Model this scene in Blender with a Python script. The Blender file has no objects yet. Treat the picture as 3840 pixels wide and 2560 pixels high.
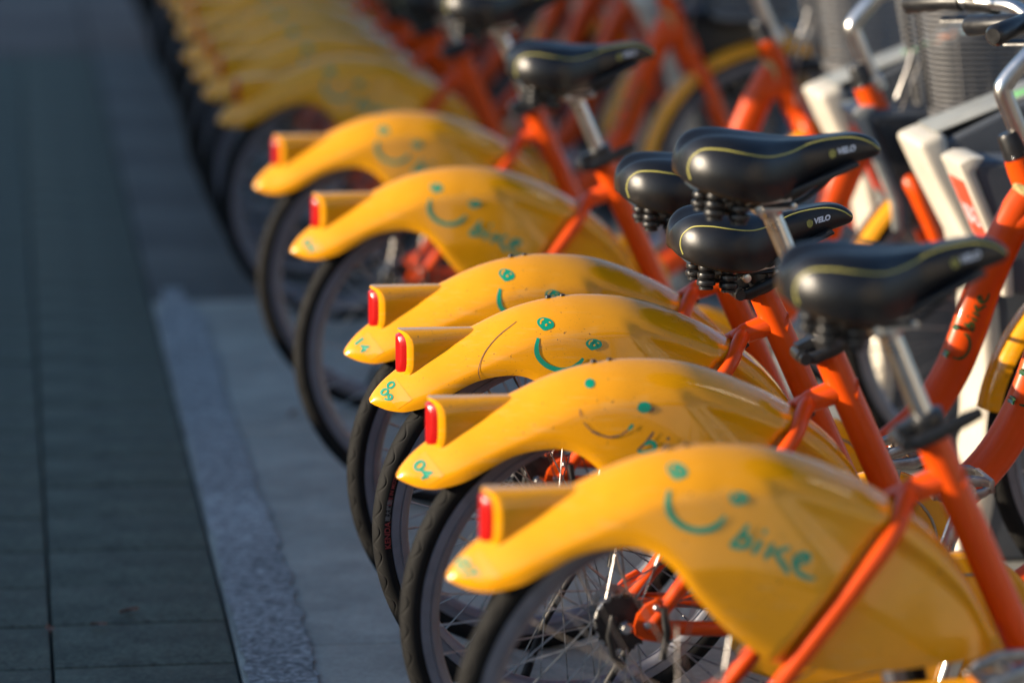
import bpy, bmesh, math, random
import numpy as np
from mathutils import Vector, Matrix
from mathutils.bvhtree import BVHTree
R = math.radians
random.seed(7)
scene = bpy.context.scene
COL = scene.collection

# ------------------------------------------------------------------ camera
cam_d = bpy.data.cameras.new('camera')
cam_d.sensor_fit = 'HORIZONTAL'; cam_d.sensor_width = 36.0; cam_d.lens = 135.0
cam_d.clip_start = 0.05; cam_d.clip_end = 2000.0
cam_d.dof.use_dof = True; cam_d.dof.focus_distance = 5.72; cam_d.dof.aperture_fstop = 2.3
cam = bpy.data.objects.new('camera', cam_d); COL.objects.link(cam)
cam.location = (-0.817262, 0.0, 1.583539)
_psi, _pit = R(7.483124), R(9.887635)
_fw = Vector((math.sin(_psi)*math.cos(_pit), math.cos(_psi)*math.cos(_pit), -math.sin(_pit)))
cam.rotation_euler = _fw.to_track_quat('-Z', 'Y').to_euler()
scene.camera = cam

# ------------------------------------------------------------------ sky, sun, exposure
SUN_EL = R(13.0)
SUN_AZ = R(-3.0)
SUN_DIR = Vector((-math.cos(SUN_EL)*math.cos(SUN_AZ), math.cos(SUN_EL)*math.sin(SUN_AZ), math.sin(SUN_EL)))   # towards the sun
world = bpy.data.worlds.new('World'); scene.world = world; world.use_nodes = True
wn = world.node_tree.nodes; wl = world.node_tree.links
sky = wn.new('ShaderNodeTexSky'); sky.sky_type = 'NISHITA'; sky.sun_disc = False
sky.sun_elevation = SUN_EL; sky.sun_rotation = math.atan2(SUN_DIR.x, SUN_DIR.y)
sky.air_density = 1.0; sky.dust_density = 0.6; sky.ozone_density = 3.0
wn['Background'].inputs[1].default_value = 0.128
wl.new(sky.outputs[0], wn['Background'].inputs[0])
sun_d = bpy.data.lights.new('sun', 'SUN'); sun_d.energy = 5.0; sun_d.angle = R(0.5); sun_d.color = (1.0, 0.84, 0.64)
sun = bpy.data.objects.new('sun', sun_d); COL.objects.link(sun)
sun.rotation_euler = SUN_DIR.to_track_quat('Z', 'Y').to_euler(); sun.location = (-20, 0, 10)
scene.view_settings.view_transform = 'Standard'; scene.view_settings.look = 'None'
scene.view_settings.exposure = 0.86; scene.view_settings.gamma = 1.0
scene.view_settings.use_curve_mapping = False
scene.render.engine = 'CYCLES'
scene.cycles.use_denoising = True
scene.cycles.max_bounces = 8; scene.cycles.sample_clamp_indirect = 6.0

# ------------------------------------------------------------------ materials
MATS = {}
def mat(name, base, rough=0.5, metal=0.0, coat=0.0, coat_rough=0.05, noise=0.0, nscale=40.0, bump=0.0, bscale=200.0,
        spec=0.5, rvar=0.0, noise2=None, sss=0.0, trans=0.0):
    if name in MATS: return MATS[name]
    m = bpy.data.materials.new(name); m.use_nodes = True
    nt = m.node_tree; n = nt.nodes; l = nt.links; p = n['Principled BSDF']
    p.inputs['Base Color'].default_value = (*base, 1); p.inputs['Roughness'].default_value = rough
    p.inputs['Metallic'].default_value = metal; p.inputs['Specular IOR Level'].default_value = spec
    p.inputs['Coat Weight'].default_value = coat; p.inputs['Coat Roughness'].default_value = coat_rough
    p.inputs['Transmission Weight'].default_value = trans
    if sss:
        p.inputs['Subsurface Weight'].default_value = sss; p.inputs['Subsurface Radius'].default_value = (0.01, 0.004, 0.001); p.inputs['Subsurface Scale'].default_value = 0.3
    tc = n.new('ShaderNodeTexCoord')
    if noise or rvar:
        nz = n.new('ShaderNodeTexNoise'); nz.inputs['Scale'].default_value = nscale; nz.inputs['Detail'].default_value = 6; nz.inputs['Roughness'].default_value = 0.55
        l.new(tc.outputs['Object'], nz.inputs['Vector'])
        if noise:
            rmp = n.new('ShaderNodeMapRange'); rmp.inputs[1].default_value = 0.3; rmp.inputs[2].default_value = 0.7
            rmp.inputs[3].default_value = 1 - noise; rmp.inputs[4].default_value = 1 + noise
            l.new(nz.outputs[0], rmp.inputs[0])
            mx = n.new('ShaderNodeVectorMath'); mx.operation = 'SCALE'; mx.inputs[0].default_value = base
            l.new(rmp.outputs[0], mx.inputs['Scale']); l.new(mx.outputs[0], p.inputs['Base Color'])
        if rvar:
            rr = n.new('ShaderNodeMapRange'); rr.inputs[1].default_value = 0.3; rr.inputs[2].default_value = 0.7
            rr.inputs[3].default_value = max(0.02, rough - rvar); rr.inputs[4].default_value = rough + rvar
            l.new(nz.outputs[0], rr.inputs[0]); l.new(rr.outputs[0], p.inputs['Roughness'])
    if bump:
        bz = n.new('ShaderNodeTexNoise'); bz.inputs['Scale'].default_value = bscale; bz.inputs['Detail'].default_value = 3
        bp = n.new('ShaderNodeBump'); bp.inputs['Strength'].default_value = bump; bp.inputs['Distance'].default_value = 0.002
        l.new(tc.outputs['Object'], bz.inputs['Vector']); l.new(bz.outputs[0], bp.inputs['Height']); l.new(bp.outputs[0], p.inputs['Normal'])
    MATS[name] = m
    return m

def worn_mat(name, base, scr, amount, rough=0.28):
    """glossy plastic with pale scuffs and fine scratches"""
    m = mat(name, base, rough, coat=0.55, coat_rough=0.03, noise=0.05, nscale=14, rvar=0.05, spec=0.3)
    nt = m.node_tree; n = nt.nodes; l = nt.links; p = n['Principled BSDF']
    tc = n.new('ShaderNodeTexCoord'); mp = n.new('ShaderNodeMapping'); mp.inputs['Rotation'].default_value = (0, R(35), 0); mp.inputs['Scale'].default_value = (22, 60, 190)
    nz = n.new('ShaderNodeTexNoise'); nz.inputs['Scale'].default_value = 1.0; nz.inputs['Detail'].default_value = 4
    l.new(tc.outputs['Object'], mp.inputs[0]); l.new(mp.outputs[0], nz.inputs['Vector'])
    n2 = n.new('ShaderNodeTexNoise'); n2.inputs['Scale'].default_value = 11.0; n2.inputs['Detail'].default_value = 5
    l.new(tc.outputs['Object'], n2.inputs['Vector'])
    a = n.new('ShaderNodeMapRange'); a.inputs[1].default_value = 0.54; a.inputs[2].default_value = 0.70; l.new(nz.outputs[0], a.inputs[0])
    b = n.new('ShaderNodeMapRange'); b.inputs[1].default_value = 0.44; b.inputs[2].default_value = 0.62; l.new(n2.outputs[0], b.inputs[0])
    k = n.new('ShaderNodeMath'); k.operation = 'MULTIPLY'; l.new(a.outputs[0], k.inputs[0]); l.new(b.outputs[0], k.inputs[1])
    k2 = n.new('ShaderNodeMath'); k2.operation = 'MULTIPLY'; k2.inputs[1].default_value = amount; l.new(k.outputs[0], k2.inputs[0])
    mx = n.new('ShaderNodeMix'); mx.data_type = 'RGBA'
    src = p.inputs['Base Color'].links[0].from_socket
    l.new(k2.outputs[0], mx.inputs['Factor']); l.new(src, mx.inputs[6]); mx.inputs[7].default_value = (*scr, 1)
    n3 = n.new('ShaderNodeTexNoise'); n3.inputs['Scale'].default_value = 260.0; n3.inputs['Detail'].default_value = 2
    l.new(tc.outputs['Object'], n3.inputs['Vector'])
    c3 = n.new('ShaderNodeMapRange'); c3.inputs[1].default_value = 0.665; c3.inputs[2].default_value = 0.72; l.new(n3.outputs[0], c3.inputs[0])
    k3 = n.new('ShaderNodeMath'); k3.operation = 'MULTIPLY'; l.new(c3.outputs[0], k3.inputs[0]); l.new(b.outputs[0], k3.inputs[1])
    m3 = n.new('ShaderNodeMix'); m3.data_type = 'RGBA'; m3.inputs[7].default_value = (0.16, 0.08, 0.03, 1)
    l.new(k3.outputs[0], m3.inputs['Factor']); l.new(mx.outputs[2], m3.inputs[6])
    l.new(m3.outputs[2], p.inputs['Base Color'])
    return m

YEL = (0.86, 0.355, 0.005)
M_yel = worn_mat('yellow plastic', YEL, (0.75, 0.5, 0.2), 0.22, 0.2)
M_yelworn = worn_mat('scuffed yellow plastic', (0.80, 0.345, 0.035), (0.72, 0.50, 0.30), 1.0, 0.33)
M_ora = mat('orange paint', (0.74, 0.074, 0.002), 0.34, spec=0.32, coat=0.12, coat_rough=0.06, noise=0.04, nscale=25, rvar=0.06)
M_blk = mat('black plastic', (0.012, 0.012, 0.013), 0.38, noise=0.2, nscale=60, rvar=0.1)
M_tire = mat('tyre rubber', (0.0075, 0.0073, 0.0070), 0.72, noise=0.5, nscale=30, spec=0.2)
M_sad = mat('saddle vinyl', (0.008, 0.008, 0.009), 0.37, bump=0.14, bscale=900, spec=0.5, rvar=0.05, nscale=20)
M_chr = mat('brushed aluminium', (0.62, 0.61, 0.59), 0.30, metal=1.0, noise=0.05, nscale=30, rvar=0.04)
M_rim = mat('anodised rim', (0.20, 0.20, 0.225), 0.45, metal=0.4, noise=0.12, nscale=40, rvar=0.1)
M_stl = mat('dull steel', (0.34, 0.33, 0.32), 0.38, metal=1.0, noise=0.25, nscale=80, rvar=0.12)
M_drk = mat('dark metal', (0.035, 0.034, 0.034), 0.42, metal=0.6, noise=0.3, nscale=60, rvar=0.12)
M_bsk = mat('basket wire', (0.17, 0.165, 0.16), 0.5, metal=0.0, spec=0.35)
M_red = mat('red lens', (0.46, 0.008, 0.006), 0.2, coat=0.3, bump=0.22, bscale=450)
M_amb = mat('amber reflector', (0.85, 0.22, 0.01), 0.2, coat=0.5, bump=0.5, bscale=500)
M_grn = mat('green print', (0.0, 0.29, 0.17), 0.35, noise=0.1, nscale=60)
M_dgrn = mat('dark green print', (0.012, 0.09, 0.022), 0.3)
M_pip = mat('yellow piping', (0.50, 0.45, 0.10), 0.5)
M_wht = mat('white print', (0.72, 0.74, 0.78), 0.5)
M_resid = mat('worn print residue', (0.20, 0.11, 0.05), 0.6, noise=0.3, nscale=120)
M_redp = mat('red tyre print', (0.26, 0.03, 0.03), 0.6)
M_gryp = mat('grey tyre print', (0.14, 0.14, 0.14), 0.6)
M_fst = mat('pale frame sticker', (0.75, 0.52, 0.12), 0.25, noise=0.35, nscale=70)
M_badge = mat('enamel badge', (0.42, 0.36, 0.16), 0.3, noise=0.5, nscale=120)
M_stk = mat('clear sticker', (0.86, 0.36, 0.015), 0.12, coat=1.0)
M_dock = mat('cream dock paint', (0.62, 0.57, 0.47), 0.42, noise=0.06, nscale=8, rvar=0.08)
M_dgry = mat('grey dock panel', (0.24, 0.25, 0.24), 0.4, noise=0.1, nscale=20, rvar=0.1)
M_drk2 = mat('dark dock side', (0.075, 0.085, 0.10), 0.45, noise=0.1, nscale=12)
M_sred = mat('red sign film', (0.72, 0.07, 0.03), 0.45)
M_sgrn = mat('green sticker', (0.16, 0.42, 0.16), 0.5)
M_sora = mat('orange sticker', (0.62, 0.24, 0.10), 0.5)
M_sblu = mat('blue sticker', (0.16, 0.34, 0.42), 0.5)

# ------------------------------------------------------------------ mesh helpers
class MB:
    def __init__(s): s.v = []; s.f = []
    def add(s, v, f):
        o = len(s.v); s.v += [tuple(map(float, p)) for p in v]; s.f += [tuple(i + o for i in q) for q in f]; return s
    def box(s, c, d, rot=None, taper=1.0):
        v = []
        for z in (-1, 1):
            t = taper if z > 0 else 1.0
            for x, y in ((-1, -1), (1, -1), (1, 1), (-1, 1)):
                q = Vector((x*d[0]/2*t, y*d[1]/2*t, z*d[2]/2))
                if rot is not None: q = rot @ q
                v.append(q + Vector(c))
        return s.add(v, [(3, 2, 1, 0), (4, 5, 6, 7), (0, 1, 5, 4), (1, 2, 6, 5), (2, 3, 7, 6), (3, 0, 4, 7)])
    def tube(s, path, rad, seg=12, caps=True, flat=None):
        """round tube along path; rad number or list; flat=(a,b) scales the section's in-plane / out-of-plane radius"""
        P = [Vector(p) for p in path]; n = len(P)
        if not hasattr(rad, '__len__'): rad = [rad]*n
        T = [(P[min(i+1, n-1)] - P[max(i-1, 0)]).normalized() for i in range(n)]
        u = T[0].cross(Vector((0, 1, 0)))
        if u.length < 0.1: u = T[0].cross(Vector((1, 0, 0)))
        u.normalize(); v = []; f = []
        fa, fb = flat or (1, 1)
        for i in range(n):
            u = (u - T[i]*u.dot(T[i])).normalized(); w = T[i].cross(u)
            for k in range(seg):
                a = 2*math.pi*k/seg
                v.append(P[i] + u*(rad[i]*math.cos(a)*fa) + w*(rad[i]*math.sin(a)*fb))
        for i in range(n-1):
            for k in range(seg):
                f.append((i*seg+k, i*seg+(k+1) % seg, (i+1)*seg+(k+1) % seg, (i+1)*seg+k))
        if caps: f.append(tuple(range(seg))[::-1]); f.append(tuple((n-1)*seg+k for k in range(seg)))
        return s.add(v, f)
    def lathe(s, prof, seg=48, c=(0, 0, 0), axis='Y', closed=False, a0=0.0, a1=2*math.pi):
        full = abs(a1-a0-2*math.pi) < 1e-6; v = []; f = []; n = len(prof); N = seg if full else seg+1
        for j in range(N):
            a = a0 + (a1-a0)*j/seg; ca, sa = math.cos(a), math.sin(a)
            for r, h in prof:
                if axis == 'Y': q = (r*ca, h, r*sa)
                elif axis == 'Z': q = (r*ca, r*sa, h)
                else: q = (h, r*ca, r*sa)
                v.append((q[0]+c[0], q[1]+c[1], q[2]+c[2]))
        for j in range(seg):
            j2 = (j+1) % N
            for i in range(n if closed else n-1):
                i2 = (i+1) % n
                f.append((j*n+i, j*n+i2, j2*n+i2, j2*n+i))
        return s.add(v, f)
    def prism(s, outline, y0, y1):
        """outline in (x,z), extruded along y"""
        n = len(outline); v = [(x, y0, z) for x, z in outline] + [(x, y1, z) for x, z in outline]
        f = [tuple(range(n)), tuple(range(n, 2*n))[::-1]] + [(i, i+n, (i+1) % n+n, (i+1) % n) for i in range(n)]
        return s.add(v, f)
    def mesh(s, name, angle=38):
        me = bpy.data.meshes.new(name); me.from_pydata(s.v, [], s.f); me.validate()
        bm = bmesh.new(); bm.from_mesh(me); bmesh.ops.recalc_face_normals(bm, faces=bm.faces); bm.to_mesh(me); bm.free()
        me.polygons.foreach_set('use_smooth', [True]*len(me.polygons)); me.set_sharp_from_angle(angle=R(angle)); me.update()
        return me

def bevel_mesh(me, w, seg=2, angle=30):
    bm = bmesh.new(); bm.from_mesh(me)
    es = [e for e in bm.edges if len(e.link_faces) == 2 and e.calc_face_angle(0) > R(angle)]
    bmesh.ops.bevel(bm, geom=es, offset=w, segments=seg, profile=0.6, affect='EDGES', clamp_overlap=True)
    bm.to_mesh(me); bm.free()
    me.polygons.foreach_set('use_smooth', [True]*len(me.polygons)); me.set_sharp_from_angle(angle=R(50)); me.update()
    return me

def spline(pts, n):
    """Catmull-Rom through pts, n samples, any dimension"""
    P = np.array(pts, float); m = len(P); out = []
    for t in np.linspace(0, m-1, n):
        i = min(int(t), m-2); u = t-i
        p1, p2 = P[i], P[i+1]
        p0 = P[i-1] if i > 0 else 2*p1-p2
        p3 = P[i+2] if i+2 < m else 2*p2-p1
        out.append(0.5*((2*p1)+(-p0+p2)*u+(2*p0-5*p1+4*p2-p3)*u*u+(-p0+3*p1-3*p2+p3)*u**3))
    return np.array(out)

def grid_faces(n, m, flip=False):
    f = []
    for i in range(n-1):
        for j in range(m-1):
            q = (i*m+j, i*m+j+1, (i+1)*m+j+1, (i+1)*m+j); f.append(q[::-1] if flip else q)
    return f

def link(name, me, m, parent=None, loc=(0, 0, 0), rot=(0, 0, 0), **tags):
    o = bpy.data.objects.new(name, me); COL.objects.link(o)
    if m is not None and not me.materials: me.materials.append(m)
    o.location = loc; o.rotation_euler = rot
    if parent: o.parent = parent
    for k, v in tags.items(): o[k] = v
    return o
def empty(name, loc=(0, 0, 0), **tags):
    o = bpy.data.objects.new(name, None); COL.objects.link(o); o.location = loc; o.empty_display_size = 0.1
    for k, v in tags.items(): o[k] = v
    return o

# ================================================================== THE SETTING
def ground_mat(name, base, var, scale, rough=0.8, speck=0.0, bump=0.5):
    m = mat(name, base, rough, noise=var, nscale=scale, bump=bump, bscale=180, spec=0.35)
    nt = m.node_tree; n = nt.nodes; l = nt.links; p = n['Principled BSDF']
    tc = n.new('ShaderNodeTexCoord'); v = n.new('ShaderNodeTexVoronoi'); v.inputs['Scale'].default_value = 140
    l.new(tc.outputs['Object'], v.inputs['Vector'])
    src = p.inputs['Base Color'].links[0].from_socket
    mr = n.new('ShaderNodeMapRange'); mr.inputs[1].default_value = 0.0; mr.inputs[2].default_value = 0.8; mr.inputs[3].default_value = 1-speck; mr.inputs[4].default_value = 1+speck
    l.new(v.outputs['Color'], mr.inputs[0])
    big = n.new('ShaderNodeTexNoise'); big.inputs['Scale'].default_value = 1.3; big.inputs['Detail'].default_value = 5
    l.new(tc.outputs['Object'], big.inputs['Vector'])
    m2 = n.new('ShaderNodeMapRange'); m2.inputs[1].default_value = 0.3; m2.inputs[2].default_value = 0.7; m2.inputs[3].default_value = 0.78; m2.inputs[4].default_value = 1.22
    l.new(big.outputs[0], m2.inputs[0])
    k = n.new('ShaderNodeMath'); k.operation = 'MULTIPLY'; l.new(mr.outputs[0], k.inputs[0]); l.new(m2.outputs[0], k.inputs[1])
    sc = n.new('ShaderNodeVectorMath'); sc.operation = 'SCALE'; l.new(src, sc.inputs[0]); l.new(k.outputs[0], sc.inputs['Scale'])
    l.new(sc.outputs[0], p.inputs['Base Color'])
    return m
G_asph = ground_mat('asphalt', (0.050, 0.052, 0.055), 0.25, 6, 0.8, 0.3)
G_path = ground_mat('green grey path surfacing', (0.070, 0.078, 0.057), 0.35, 9, 0.8, 0.35)
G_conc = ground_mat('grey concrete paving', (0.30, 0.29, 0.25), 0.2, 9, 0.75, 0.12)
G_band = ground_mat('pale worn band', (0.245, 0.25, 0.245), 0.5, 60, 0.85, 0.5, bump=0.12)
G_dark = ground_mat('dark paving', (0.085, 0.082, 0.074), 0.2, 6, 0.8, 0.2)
G_brn = ground_mat('brown paving', (0.12, 0.085, 0.07), 0.2, 6, 0.8, 0.2)

me = MB().add([(-400, -400, -0.03), (400, -400, -0.03), (400, 400, -0.03), (-400, 400, -0.03)], [(0, 1, 2, 3)]).mesh('ground')
link('ground', me, G_asph, kind='structure')
# pavement pieces: slabs with open joints, children of their pavement
def slabs(parent, name, x0, x1, ys, m, gap=0.003, dz=0.0):
    for a, b in zip(ys[:-1], ys[1:]):
        w, d = x1-x0-gap, b-a-gap
        mb = MB().box((0, 0, -0.03), (w, d, 0.06)); me = bevel_mesh(mb.mesh(name), 0.006, 2)
        link(name, me, m, parent, ((x0+x1)/2, (a+b)/2, dz+random.uniform(-0.0015, 0.0015)))
bed = MB().box((0, 9.0, -0.045), (5.2, 30, 0.026)).mesh('pavement')
pavement = link('pavement', bed, G_asph, kind='structure')
yj = [-2.0+1.18*i for i in range(13)] ; 
slabs(pavement, 'paving_slab', -0.470, 0.55, [1.47, 2.43, 3.39, 4.35, 5.27, 6.16, 7.05, 7.97, 8.53, 9.25, 9.72], G_conc)
slabs(pavement, 'paving_slab', 0.55, 1.62, [1.47, 2.43, 3.39, 4.35, 5.27, 6.16, 7.05, 7.97, 8.53, 9.25, 9.72], G_conc)
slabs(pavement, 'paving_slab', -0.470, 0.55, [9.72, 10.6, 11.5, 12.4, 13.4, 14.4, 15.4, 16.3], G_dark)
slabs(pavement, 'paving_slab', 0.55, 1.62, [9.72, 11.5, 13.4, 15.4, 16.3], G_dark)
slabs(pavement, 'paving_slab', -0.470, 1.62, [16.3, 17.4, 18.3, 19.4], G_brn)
rb = random.Random(3); bv = []; yb = 1.5; el = er = 0.0; nb = 0
while yb < 9.9:
    el = .7*el+rb.uniform(-.0030, .0030); er = .7*er+rb.uniform(-.0045, .0045); fade = max(0, (yb-9.35)/.55)
    xl, xr = -.462+el+.03*fade, -.350+er-.045*fade-.006*math.sin(yb*1.7)
    bv += [(xl, yb, .0045), (xl*.66+xr*.34, yb, .0045), (xl*.34+xr*.66, yb, .0045), (xr, yb, .0045)]; yb += .014; nb += 1
link('painted_line', MB().add(bv, grid_faces(nb, 4)).mesh('painted_line'), G_band, kind='structure')
path_bed = MB().box((0, 9.0, -0.048), (4.0, 40, 0.02)).mesh('cycle_path')
cpath = link('cycle_path', path_bed, G_asph, None, (-2.48, 0, 0), kind='structure')
yy = [1.0+.2815*i for i in range(55)]
slabs(cpath, 'path_panel', 2.48-0.768, 2.48-0.472, yy, G_path, 0.003)
slabs(cpath, 'path_panel', 2.48-1.10, 2.48-0.768, yy, G_path, 0.006)
slabs(cpath, 'path_panel', 2.48-3.2, 2.48-1.10, yy, G_path, 0.012)
slabs(cpath, 'path_panel', 2.48-3.2, 2.48-0.472, [16.21, 17.4, 19.4], G_brn, 0.012)

# unseen, added to cast the long shade from the left: low wall, tall block
wb = MB().box((0, 0, 0.53), (0.24, 36, 1.06)).mesh('shade_wall')
M_wallc = mat('rendered wall', (0.32, 0.30, 0.27), 0.85, noise=0.15, nscale=4, bump=0.3, bscale=60)
w = empty('shade_wall', (-4.2, -8.9, 0), label='low rendered wall added out of view left of the cycle path to cast shade', category='wall')
link('wall_body', bevel_mesh(wb, 0.01), M_wallc, w, (0, 0, -0.03))
cp = MB().box((0, 0, 0), (0.32, 36.1, 0.06)).mesh('coping'); link('coping', bevel_mesh(cp, 0.012), G_conc, w, (0, 0, 1.02))

M_bld = mat('building render', (0.50, 0.44, 0.36), 0.85, noise=0.1, nscale=0.8)
M_glass = mat('window glass', (0.03, 0.04, 0.05), 0.06, spec=0.8)
def added_building(loc, size, label, nx, nz, side=1):
    b = empty('added_building', loc, label=label, category='added_building')
    me = MB().box((0, 0, size[2]/2), size).mesh('wall'); link('wall', me, M_bld, b, (0, 0, -0.02))
    rf = MB().box((0, 0, size[2]+0.15), (size[0]+0.5, size[1]+0.5, 0.34)).mesh('roof'); link('roof', bevel_mesh(rf, 0.03), G_conc, b)
    wm = bevel_mesh(MB().box((0, 0, 0), (0.14, 1.5, 1.6)).mesh('window'), 0.02); gm = MB().box((0, 0, 0), (0.06, 1.3, 1.4)).mesh('pane')
    for k in range(nz):
        for i in range(nx):
            y = -size[1]/2+(i+0.5)*size[1]/nx
            wo = link('window', wm, M_wht, b, (side*size[0]/2, y, 1.9+k*3.2)); link('pane', gm, M_glass, wo, (side*0.06, 0, 0))
    return b
added_building((-40, 32.1, 0), (9, 50, 12), 'tall rendered block added out of view on the left to shade the far end of the row', 14, 4)  # unseen block added to keep the sun off the far bikes

added_building((20, -31, 0), (10, 56, 11), 'long sunlit rendered block added behind the viewpoint to bounce warm light onto the fenders', 14, 3, -1)  # unseen, added as a warm bounce and tan reflection for the fender sides
added_building((-13, -34, 0), (16, 9, 11), 'rendered block added behind the viewpoint on the left for the fenders to reflect', 4, 3)  # unseen, added to give the fender reflections hard edges

# ================================================================== BICYCLE MESHES (local: x forward, z up, -y towards the camera)
ME = {}
# ---- rear fender
PAIRS = [((-.3045, .502), (-.3035, .4985), 0.014), ((-.298, .5135), (-.294, .494), 0.022), ((-.284, .530), (-.275, .4885), 0.035), ((-.262, .5485), (-.250, .488), 0.047),
 ((-.235, .567), (-.215, .4955), 0.059), ((-.205, .5825), (-.180, .512), 0.068), ((-.175, .5975), (-.147, .528), 0.0745), ((-.141, .614), (-.114, .536), 0.079),
 ((-.108, .6295), (-.080, .537), 0.0825), ((-.074, .6420), (-.052, .527), 0.085), ((-.032, .6515), (-.027, .506), 0.0868), ((.019, .6560), (.0, .470), 0.088),
 ((.084, .6515), (.040, .428), 0.0885), ((.138, .6370), (.095, .389), 0.088), ((.193, .614), (.139, .378), 0.0875), ((.237, .590), (.190, .370), 0.086),
 ((.275, .562), (.250, .371), 0.084), ((.304, .535), (.300, .376), 0.081), ((.332, .499), (.345, .381), 0.078), ((.362, .447), (.366, .390), 0.074), ((.377, .418), (.374, .402), 0.07)]
NU, NV = 161, 40
_T = spline([p[0] for p in PAIRS], NU); _L = spline([p[1] for p in PAIRS], NU); _W = spline([(p[2],) for p in PAIRS], NU)[:, 0]
_L = _L+np.stack([-(.176*np.maximum(0, _W-.045)), .24*np.maximum(0, _W-.045)], 1)
def fender_grid(side, inset=0.0):
    rows = []
    for i in range(NU):
        row = []; d = np.linalg.norm(_L[i]-_T[i])
        for j in range(NV):
            v = (j/(NV-1))**1.5
            x, z = _T[i]+(_L[i]-_T[i])*v
            roll = 0.055 if x < 0.02 else 0.055-0.02*min(1, (x-0.02)/0.2)
            q = min(1.0, v*d/min(roll, d*1.0))
            h = _W[i]*(0.78*max(0, 1-(1-q)**1.75)**0.70+0.24*min(1, v*d/0.14))
            # recessed field above a slanting ridge and along the seat stay
            d1 = ((x-.076)*.757+(z-.615)*.653); ux, uz = .622, .783
            d2 = ((x-.066)*uz-(z-.381)*ux)
            sm = lambda t: min(1, max(0, t/.016))
            ka, kb = sm(d1), sm(d2); ka = ka*ka*(3-2*ka)*.32*min(1, max(0, (v*d-.022)/.03)); kb = kb*kb*(3-2*kb)*min(1, max(0, (v*d-.008)/.04)); k1 = max(ka, kb)
            h -= min(h*.6, .0225*k1*min(1, max(0, (x-.02)/.05)))
            vv = v*d
            if vv > d-0.02 and x < 0.12: h -= 0.004*((vv-d+0.02)/0.02)**2      # edge turns in a little
            row.append((x, side*max(0, h-inset), z-(inset if j == 0 else 0)))
        rows.append(row)
    return rows
fv = []
g = fender_grid(-1); g2 = fender_grid(1)
verts = []
for i in range(NU):
    verts += [g[i][j] for j in range(NV-1, 0, -1)] + [g[i][0]] + [g2[i][j] for j in range(1, NV)]
mb = MB().add(verts, grid_faces(NU, 2*NV-1))
me = mb.mesh('rear_fender', 60)
bm = bmesh.new(); bm.from_mesh(me); bmesh.ops.recalc_face_normals(bm, faces=bm.faces)
if sum(f.normal.y for f in bm.faces if f.calc_center_median().y < -0.03) > 0: bmesh.ops.reverse_faces(bm, faces=bm.faces)
bmesh.ops.solidify(bm, geom=bm.faces[:], thickness=0.0028)
bm.to_mesh(me); bm.free(); me.polygons.foreach_set('use_smooth', [True]*len(me.polygons)); me.set_sharp_from_angle(angle=R(55))
ME['rear_fender'] = me
FB = BVHTree.FromPolygons([Vector(p) for r in g for p in r], grid_faces(NU, NV))

# ---- tail light housing: rounded box with a wrapped end
def housing():
    N = 40; rings = []
    def sect(t, k=1.0, kz=None):   # closed section in (y,z)
        a = 2*math.pi*t; c, s = math.cos(a), math.sin(a); e = 0.52
        return (0.0295*k*math.copysign(abs(c)**e, c), 0.572+0.0375*math.copysign(abs(s)**e, s)*(kz or k))
    for xi, k in ((0.0, 1.0), (0.003, 1.0), (0.05, .97), (0.10, .94), (0.125, .92)):
        rg = []
        for i in range(N):
            y, z = sect(i/N, 1.0); y *= k**5; wrap = 24*y*y*(1-xi/0.125)
            rg.append((-0.2615+xi+wrap, y, z))
        rings.append(rg)
    lip = []
    for i in range(N):
        y, z = sect(i/N, 0.77, 0.90); lip.append((-0.2615+24*y*y, y, z))
    lip2 = [(x+0.008, y, z) for x, y, z in lip]
    allr = [lip2, lip]+rings
    v = [p for r in allr for p in r]; f = []
    for a in range(len(allr)-1):
        for i in range(N): f.append((a*N+i, a*N+(i+1) % N, (a+1)*N+(i+1) % N, (a+1)*N+i))
    f.append(tuple(range(N)))
    return MB().add(v, f).mesh('tail_housing', 42)
ME['tail_housing'] = housing()
def lens():
    N = 40; v = []; f = []; K = 6
    for k in range(K+1):
        q = k/K
        for i in range(N):
            a = 2*math.pi*i/N; c, s = math.cos(a), math.sin(a); e = 0.62
            y = 0.0225*q*math.copysign(abs(c)**e, c); z = 0.5722+0.0335*q*math.copysign(abs(s)**e, s)
            v.append((-0.2640+24*y*y+(0.010 if k == K else 0), y, z))
    for k in range(K):
        for i in range(N): f.append((k*N+i, k*N+(i+1) % N, (k+1)*N+(i+1) % N, (k+1)*N+i))
    return MB().add(v, f).mesh('tail_light_lens', 60)
ME['tail_lens'] = lens()

# ---- prints laid on a surface by casting sideways onto it
def cast(bvh, x, z, off=0.0009, ydir=1):
    hit = bvh.ray_cast(Vector((x, -1.0, z)), Vector((0, 1, 0)))
    return None if hit[0] is None else hit[0].y-off
def ribbon(bvh, polys, off=0.0009):
    """polys: list of (points, width, closed_fill)"""
    mb = MB()
    for pts, wd in polys:
        P = spline(pts, max(8, 6*len(pts))) if len(pts) > 2 else np.linspace(pts[0], pts[1], 8)
        v = []; ok = True
        n = len(P)
        for i in range(n):
            t = P[min(i+1, n-1)]-P[max(i-1, 0)]; t = t/(np.linalg.norm(t)+1e-9); nn = np.array((-t[1], t[0]))
            e = 1.0
            dend = min(i, n-1-i)/n*6
            e = min(1.0, 0.55+0.45*dend)
            for k in (-1, 0, 1):
                q = P[i]+nn*wd/2*k*e; y = cast(bvh, q[0], q[1], off)
                if y is None: ok = False; y = 0
                v.append((q[0], y, q[1]))
        if ok: mb.add(v, grid_faces(n, 3))
    return mb
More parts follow.
